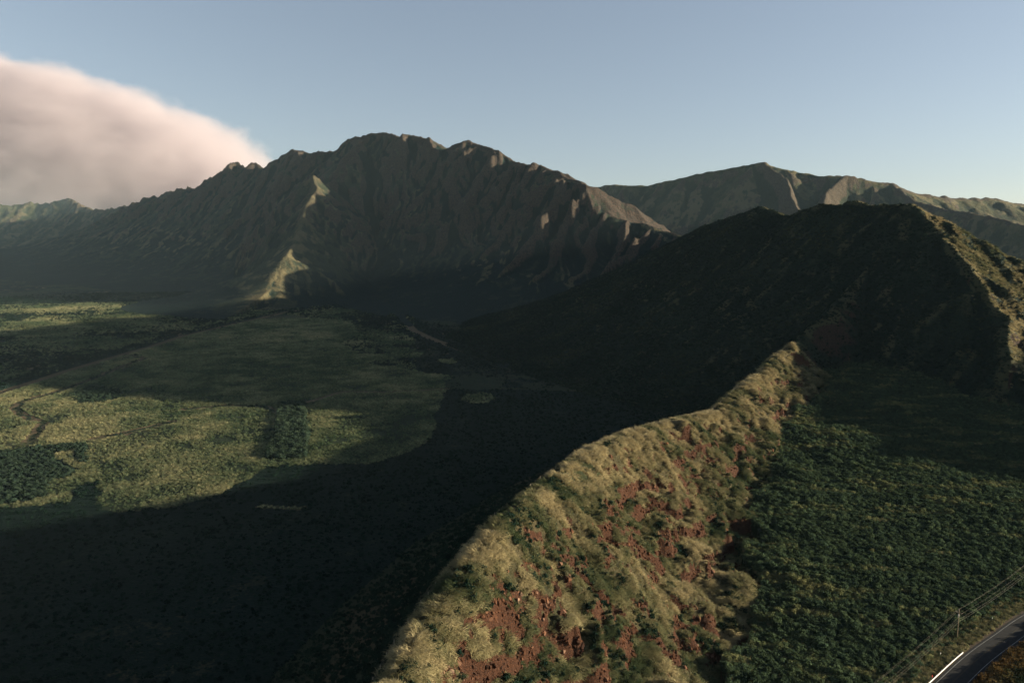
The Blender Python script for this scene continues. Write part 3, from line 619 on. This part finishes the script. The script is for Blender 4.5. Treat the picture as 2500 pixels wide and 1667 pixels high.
# ------------------------------------------------------------------ road
def mesh_obj(name, verts, faces, mat, parent=None, smooth=False):
    me = bpy.data.meshes.new(name); me.from_pydata(verts, [], faces); me.materials.append(mat)
    if smooth: me.polygons.foreach_set('use_smooth', [True] * len(me.polygons))
    me.update(); o = bpy.data.objects.new(name, me); COL.objects.link(o)
    if parent: o.parent = parent
    return o
def thing(name, label, cat, loc=(0, 0, 0), rotz=0.0, group=None):
    o = bpy.data.objects.new(name, None); COL.objects.link(o); o.location = loc; o.rotation_euler = (0, 0, rotz); o.empty_display_size = .5
    o['label'] = label; o['category'] = cat
    if group: o['group'] = group
    return o
def plain(name, c1, c2, scale, rough=.85, bump=.3, metal=0.0):
    m, nt, N, L = nodes_of(name); out = N.new('ShaderNodeOutputMaterial'); b = N.new('ShaderNodeBsdfPrincipled'); L.new(b.outputs[0], out.inputs[0])
    tc = N.new('ShaderNodeTexCoord'); n = N.new('ShaderNodeTexNoise'); n.inputs['Scale'].default_value = scale; n.inputs['Detail'].default_value = 5
    L.new(tc.outputs['Object'], n.inputs['Vector']); cr = N.new('ShaderNodeValToRGB'); cr.color_ramp.elements[0].position = .3; cr.color_ramp.elements[1].position = .7
    cr.color_ramp.elements[0].color = c1 + (1,); cr.color_ramp.elements[1].color = c2 + (1,); L.new(n.outputs[0], cr.inputs[0]); L.new(cr.outputs[0], b.inputs['Base Color'])
    b.inputs['Specular IOR Level'].default_value = .15; b.inputs['Roughness'].default_value = rough; b.inputs['Metallic'].default_value = metal
    bp = N.new('ShaderNodeBump'); bp.inputs['Strength'].default_value = bump; bp.inputs['Distance'].default_value = .03; L.new(n.outputs[0], bp.inputs['Height']); L.new(bp.outputs[0], b.inputs['Normal'])
    return m
M_ASPH = plain('asphalt', (0.009, 0.010, 0.012), (0.018, 0.018, 0.019), 0.5, .95)
M_PAINT = plain('worn_white_paint', (0.10, 0.10, 0.10), (0.32, 0.32, 0.31), 1.2)
M_YEL = plain('worn_yellow_paint', (0.02, 0.018, 0.012), (0.06, 0.046, 0.02), 1.0)
M_DIRT = plain('red_dirt', (0.035, 0.025, 0.017), (0.075, 0.052, 0.034), .8)
M_WOOD = plain('weathered_pole_wood', (0.16, 0.12, 0.08), (0.30, 0.23, 0.15), 6.0)
M_POST = plain('grey_post_wood', (0.26, 0.22, 0.16), (0.42, 0.36, 0.27), 8.0)
M_STEEL = plain('galvanised_steel', (0.30, 0.30, 0.29), (0.46, 0.45, 0.43), 9.0, .55, .1, .6)
M_WIRE = plain('wire_metal', (0.10, 0.085, 0.06), (0.16, 0.14, 0.10), 3.0, .7, 0, .0)
M_WHITE = plain('white_paint', (0.70, 0.68, 0.64), (0.82, 0.80, 0.76), 1.2, .7, .15)
M_RED = plain('red_reflector', (0.45, 0.03, 0.02), (0.60, 0.05, 0.03), 5.0, .5, .05)
M_CER = plain('insulator_ceramic', (0.40, 0.38, 0.36), (0.60, 0.58, 0.55), 9.0, .35, .0)
def smooth_line(pts, n):
    pts = [Vector(p + (0,)) if len(p) == 2 else Vector(p) for p in pts]; out = []
    for i in range(len(pts) - 1):
        p0, p1, p2, p3 = pts[max(i - 1, 0)], pts[i], pts[i + 1], pts[min(i + 2, len(pts) - 1)]
        for k in range(n):
            t = k / n
            out.append(0.5 * ((2 * p1) + (p2 - p0) * t + (2 * p0 - 5 * p1 + 4 * p2 - p3) * t * t + (3 * p1 - p0 - 3 * p2 + p3) * t ** 3))
    out.append(pts[-1]); return out
RC = smooth_line(ROAD, 12)
def ribbon(name, a, b, z, mat, parent=None, i0=0, i1=None):
    V, F = [], []; line = RC[i0:i1]
    for i, p in enumerate(line):
        q0, q1 = line[max(i - 1, 0)], line[min(i + 1, len(line) - 1)]; d = (q1 - q0).normalized(); n = Vector((d.y, -d.x, 0))
        V += [tuple(p + n * a)[:2] + (z,), tuple(p + n * b)[:2] + (z,)]
        if i: k = 2 * i; F.append((k - 2, k, k + 1, k - 1))
    return mesh_obj(name, V, F, mat, parent)
sh = ribbon('road_shoulder', -5.3, 5.3, ROAD_Z + .06, M_DIRT); sh['kind'] = 'structure'
rd = ribbon('road', -4.0, 4.0, ROAD_Z + .10, M_ASPH); rd['kind'] = 'structure'
for nm, a, b, mt in (('edge_line', -3.28, -3.14, M_PAINT), ('edge_line', 3.14, 3.28, M_PAINT), ('centre_line', -.16, -.06, M_YEL), ('centre_line', .06, .16, M_YEL)):
    ribbon(nm, a, b, ROAD_Z + .106, mt, rd)
# white rail beside the road
def tube(pts, r, seg=6, r2=None):
    V, F = [], []; pts = [Vector(p) for p in pts]
    for i, p in enumerate(pts):
        d = (pts[min(i + 1, len(pts) - 1)] - pts[max(i - 1, 0)]).normalized()
        u = d.orthogonal().normalized() if abs(d.z) > .95 else d.cross(Vector((0, 0, 1))).normalized(); v = d.cross(u)
        rr_ = r if r2 is None else r + (r2 - r) * i / (len(pts) - 1)
        for k in range(seg):
            a = 2 * math.pi * k / seg; V.append(tuple(p + (u * math.cos(a) + v * math.sin(a)) * rr_))
        if i:
            for k in range(seg):
                a0, b0 = (i - 1) * seg + k, (i - 1) * seg + (k + 1) % seg; F.append((a0, b0, b0 + seg, a0 + seg))
    F.append(tuple(range(seg))[::-1]); F.append(tuple(range((len(pts) - 1) * seg, len(pts) * seg)))
    return V, F
def box(cx, cy, cz, sx, sy, sz):
    V = [(cx + a * sx / 2, cy + b * sy / 2, cz + c * sz / 2) for a in (-1, 1) for b in (-1, 1) for c in (-1, 1)]
    return V, [(0, 1, 3, 2), (4, 6, 7, 5), (0, 4, 5, 1), (2, 3, 7, 6), (0, 2, 6, 4), (1, 5, 7, 3)]
def left_edge(i, off):
    d = (RC[min(i + 1, len(RC) - 1)] - RC[i - 1]).normalized(); return RC[i] + Vector((-d.y, d.x, 0)) * off, d
ia = min(range(len(RC)), key=lambda i: (RC[i] - Vector((133, 202, 0))).length); ib = min(range(len(RC)), key=lambda i: (RC[i] - Vector((160.4, 223.7, 0))).length)
p0, _ = left_edge(ia, 4.3)
rail = thing('guard_rail', 'low white guard rail along the inland edge of the dark road', 'guard rail', (p0.x, p0.y, ROAD_Z))
def local(p, o): return tuple(Vector(p) - o.location)
V, F = [], []
prof_ = [(-.03, .42), (.03, .46), (.06, .52), (.0, .58), (.06, .64), (.03, .72), (-.03, .76), (-.06, .60)]
for i in range(ia, ib + 1):
    p, d = left_edge(i, 4.3); n = Vector((-d.y, d.x, 0))
    for (a, h) in prof_: V.append(local(p + n * (-a * 1.6) + Vector((0, 0, ROAD_Z + h)), rail))
    if i > ia:
        k = (i - ia) * 8
        for q in range(8): F.append((k - 8 + q, k - 8 + (q + 1) % 8, k + (q + 1) % 8, k + q))
F.append(tuple(range(8))); F.append(tuple(range(len(V) - 8, len(V)))[::-1])
mesh_obj('rail_beam', V, F, M_WHITE, rail)
for i in range(ia, ib + 1, 2):
    p, d = left_edge(i, 4.55); lp = local((p.x, p.y, ROAD_Z), rail)
    mesh_obj('post', *box(lp[0], lp[1], .37, .16, .16, .74), M_WHITE, rail)
# roadside markers
def marker(x, y, label, red):
    z = ground(x, y); t = thing('roadside_marker', label, 'marker', (x, y, z), R(38), 'marker posts on the road verge' if not red else None)
    mesh_obj('post', *tube([(0, 0, -.2), (0, 0, 1.25)], .045, 8), M_WHITE, t)
    mesh_obj('panel', *box(0, -.06, 1.05, .34, .03, .62 if red else .3), M_RED if red else M_WHITE, t)
    return t
marker(149.2, 226.0, 'small white marker post in the grass just behind the white guard rail', False)
marker(183.4, 249.6, 'small white marker post on the verge beyond the utility pole', False)
e0, _ = left_edge(max(1, min(range(len(RC)), key=lambda i: (RC[i] - Vector((142, 209, 0))).length)), 5.0)
marker(e0.x, e0.y, 'small red marker panel beside the white guard rail', True)

# ------------------------------------------------------------------ power line
PD = Vector((.80, .60, 0))
POLES = [(Vector((103, 189, 0)), 'weathered wooden utility pole standing toward the coast end of the power line'), (Vector((162, 237, 0)), 'weathered wooden utility pole with crossarm among shrubs beside the road'), (Vector((222, 280, 0)), 'weathered wooden utility pole standing along the road toward the hills')]
WIRE_AT = [(-1.05, 10.15), (1.05, 10.15), (0, 11.15), (0.16, 7.0), (-0.16, 6.5)]
tops = []
for p, lab in POLES:
    z = ground(p.x, p.y); ang = math.atan2(PD.y, PD.x)
    t = thing('utility_pole', lab, 'utility pole', (p.x, p.y, z), ang, 'utility poles along the road')
    mesh_obj('pole', *tube([(0, 0, -.5), (0, 0, 5), (0, 0, 10.9)], .17, 10, .11), M_WOOD, t, True)
    ca = mesh_obj('crossarm', *box(0.16, 0, 9.95, .11, 2.4, .13), M_WOOD, t)
    for (yy, zz) in WIRE_AT[:2]: mesh_obj('insulator', *tube([(0.16, yy, 10.02), (.16, yy, 10.06), (.16, yy, 10.14)], .055, 8, .07), M_CER, ca)
    mesh_obj('top_insulator', *tube([(0, 0, 10.9), (0, 0, 11.0), (0, 0, 11.14)], .05, 8, .07), M_CER, t)
    for s_ in (-1, 1): mesh_obj('brace', *tube([(.13, 0, 9.3), (.17, s_ * .75, 9.9)], .025, 5), M_STEEL, t)
    mesh_obj('transformer', *tube([(-.36, 0, 8.3), (-.36, 0, 8.35), (-.36, 0, 9.2), (-.36, 0, 9.25)], .22, 10), M_STEEL, t, True) if p is POLES[1][0] else None
    tops.append([Vector((p.x, p.y, z)) + Vector((math.cos(ang) * (.16 if k < 2 else 0) - math.sin(ang) * a, math.sin(ang) * (.16 if k < 2 else 0) + math.cos(ang) * a, h)) for k, (a, h) in enumerate(WIRE_AT)])
far_end = [q + (tops[2][k] - tops[1][k]) * 1.3 + Vector((0, 0, 2)) for k, q in enumerate(tops[2])]
near_end = [q + (tops[0][k] - tops[1][k]) * .8 for k, q in enumerate(tops[0])]
WN = ['outer crossarm wire nearest the hills', 'outer crossarm wire nearest the sea', 'topmost wire carried on the pole tops', 'upper of two low cables strung along the poles', 'lower of two low cables strung along the poles']
for k in range(5):
    chain = [near_end[k]] + [tp[k] for tp in tops] + [far_end[k]]; pts = []
    for a, b in zip(chain[:-1], chain[1:]):
        for j in range(16):
            u = j / 16; q = a.lerp(b, u); q.z -= 1.1 * 4 * u * (1 - u); pts.append(q)
    pts.append(chain[-1])
    w = mesh_obj('power_line_wire', *tube(pts, .011 if k < 3 else .016, 5), M_WIRE); w['label'] = 'thin overhead ' + WN[k]; w['category'] = 'wire'; w['group'] = 'wires of the power line'

# ------------------------------------------------------------------ fence along the crest of the near ridge
fpts = smooth_line([(p[0], p[1]) for p in FG + KNOB[1:-1]], 20)
acc, posts, last = 0.0, [], None
for i, p in enumerate(fpts[1:-1], 1):
    d = (fpts[i + 1] - fpts[i - 1]).normalized(); q = p + Vector((-d.y, d.x, 0)) * (5.2 if p.y < 215 else 2.2 + 3.0 * max(0, (290 - p.y) / 75))
    if last is None or (q - last).length >= 3.6: posts.append(q); last = q
fz0 = ground(posts[0].x, posts[0].y)
fence = thing('wire_fence', 'long wire fence with grey wooden posts along the crest of the grassy near ridge', 'fence', (posts[0].x, posts[0].y, fz0))
PV, PF = tube([(0, 0, -.4), (0, 0, .9), (0, 0, 1.75)], .085, 6, .07); pm = None; tp_ = []
for q in posts:
    z = ground(q.x, q.y); o = mesh_obj('post', PV, PF, M_POST, fence) if pm is None else bpy.data.objects.new('post', pm)
    if pm is None: pm = o.data
    else: COL.objects.link(o); o.parent = fence
    o.location = (q.x - fence.location.x, q.y - fence.location.y, z - fz0); o.rotation_euler = (random.gauss(0, .06), random.gauss(0, .06), random.random() * 6)
    tp_.append(Vector((q.x - fence.location.x, q.y - fence.location.y, z - fz0)))
for h in (.5, .95, 1.4): mesh_obj('wire', *tube([v + Vector((0, 0, h)) for v in tp_], .03, 4), M_WIRE, fence)
print('road, poles, fence', time.time() - T0)

# ------------------------------------------------------------------ broken rock on the faces of the near ridge
def rock_mesh(rg):
    V = [Vector((rg.gauss(0, 1), rg.gauss(0, 1), rg.gauss(0, 1))).normalized() for _ in range(16)]
    import bmesh
    bm = bmesh.new()
    for v in V: bm.verts.new((v.x * rg.uniform(.6, 1.1), v.y * rg.uniform(.6, 1.1), v.z * rg.uniform(.5, .9)))
    bmesh.ops.convex_hull(bm, input=bm.verts); bm.normal_update()
    bm.verts.index_update(); vs = [tuple(v.co) for v in bm.verts]; fs = [tuple(v.index for v in f.verts) for f in bm.faces]; bm.free()
    return vs, fs
M_ROCK = leaf_material('red_rock', [(0.036, 0.021, 0.016), (0.115, 0.054, 0.032), (0.20, 0.13, 0.095)], 0.0, .3)
C_ROCK = protos('rock_piece', lambda: rock_mesh(rg), 5, M_ROCK)
x, y = candidates(300000, 85, 700, -14, 26, 1.5)
xc = np.interp(y, FGY, FGX); rkv = samp(MASK[..., 0], x, y)
k = (sid(x, y) == 2) & (x > xc) & (rkv > .35) & (RNG.random(len(x)) < .55); x, y = x[k], y[k]
print('rocks', len(x))
sc = np.clip(np.exp(RNG.normal(-.75, .4, len(x))), .2, 1.3)
scatter('rock_rubble', C_ROCK, x, y, np.stack([sc, sc, sc * RNG.uniform(.7, 1.5, len(x))], 1), RNG.random((len(x), 3)) * 6.28, .35 + fbm(x, y, 9, 2, .5, 1) * .5 + RNG.normal(0, .15, len(x)), 'broken red brown rock breaking through the grass of the near ridge', 'rock', -.12)

# ------------------------------------------------------------------ cloud behind the head of the valley
def cloud():
    c = Vector(at(-900, 520, 10500)); c.z = 715
    ax, ay, az = 10500.0, 2600.0, 3020.0
    V, F = [], []; nu, nv = 40, 14
    for j in range(nv + 1):
        f = (math.pi / 2) * j / nv
        for i in range(nu):
            a = 2 * math.pi * i / nu
            V.append((math.cos(f) * math.cos(a) * 1.06, math.cos(f) * math.sin(a) * 1.06, math.sin(f) * 1.06 + .0))
    for j in range(nv):
        for i in range(nu):
            p, q = j * nu + i, j * nu + (i + 1) % nu; F.append((p, q, q + nu, p + nu))
    F.append(tuple(range(nu))[::-1])
    m, nt, N, L = nodes_of('cloud_vapour'); out = N.new('ShaderNodeOutputMaterial'); pv = N.new('ShaderNodeVolumePrincipled'); L.new(pv.outputs[0], out.inputs['Volume'])
    pv.inputs['Color'].default_value = (.71, .655, .695, 1); pv.inputs['Anisotropy'].default_value = .25
    tc = N.new('ShaderNodeTexCoord')
    ln = N.new('ShaderNodeVectorMath'); ln.operation = 'LENGTH'; L.new(tc.outputs['Object'], ln.inputs[0])
    sc = N.new('ShaderNodeVectorMath'); sc.operation = 'MULTIPLY'; sc.inputs[1].default_value = (ax / 1000, ay / 1000, az / 1000 * 1.5); L.new(tc.outputs['Object'], sc.inputs[0])
    n1_ = N.new('ShaderNodeTexNoise'); n1_.inputs['Scale'].default_value = 1.1; n1_.inputs['Detail'].default_value = 9; n1_.inputs['Roughness'].default_value = .55; n1_.inputs['Distortion'].default_value = .15; L.new(sc.outputs[0], n1_.inputs['Vector'])
    a = N.new('ShaderNodeMath'); a.operation = 'MULTIPLY_ADD'; L.new(n1_.outputs[0], a.inputs[0]); a.inputs[1].default_value = .18; L.new(ln.outputs['Value'], a.inputs[2])   # r + .3 n
    mr = N.new('ShaderNodeMapRange'); mr.interpolation_type = 'SMOOTHSTEP'; mr.inputs[1].default_value = 1.06; mr.inputs[2].default_value = 1.01; mr.inputs[3].default_value = 0; mr.inputs[4].default_value = .0022
    L.new(a.outputs[0], mr.inputs[0]); L.new(mr.outputs[0], pv.inputs['Density'])
    try: m.cycles.volume_step_rate = .12
    except Exception: pass
    o = mesh_obj('cloud', V, F, m); o.location = c; o.scale = (ax, ay, az)
    o['label'] = 'large soft pinkish cloud bank rising behind the mountains at the valley head'; o['category'] = 'cloud'
    return o
cloud()
# ------------------------------------------------------------------ hazy air
V, F = box(250, 4050, 346.5, 15520, 8720, 707)
m, nt, N, L = nodes_of('haze_air'); out = N.new('ShaderNodeOutputMaterial'); pv = N.new('ShaderNodeVolumePrincipled'); L.new(pv.outputs[0], out.inputs['Volume'])
pv.inputs['Color'].default_value = (.62, .86, 1.0, 1); pv.inputs['Density'].default_value = 1.25e-5; pv.inputs['Anisotropy'].default_value = -.35
hz_ = mesh_obj('haze', V, F, m); hz_['kind'] = 'stuff'; hz_['label'] = 'thin pale haze filling the air of the valley'; hz_['category'] = 'haze'
print('done', time.time() - T0)
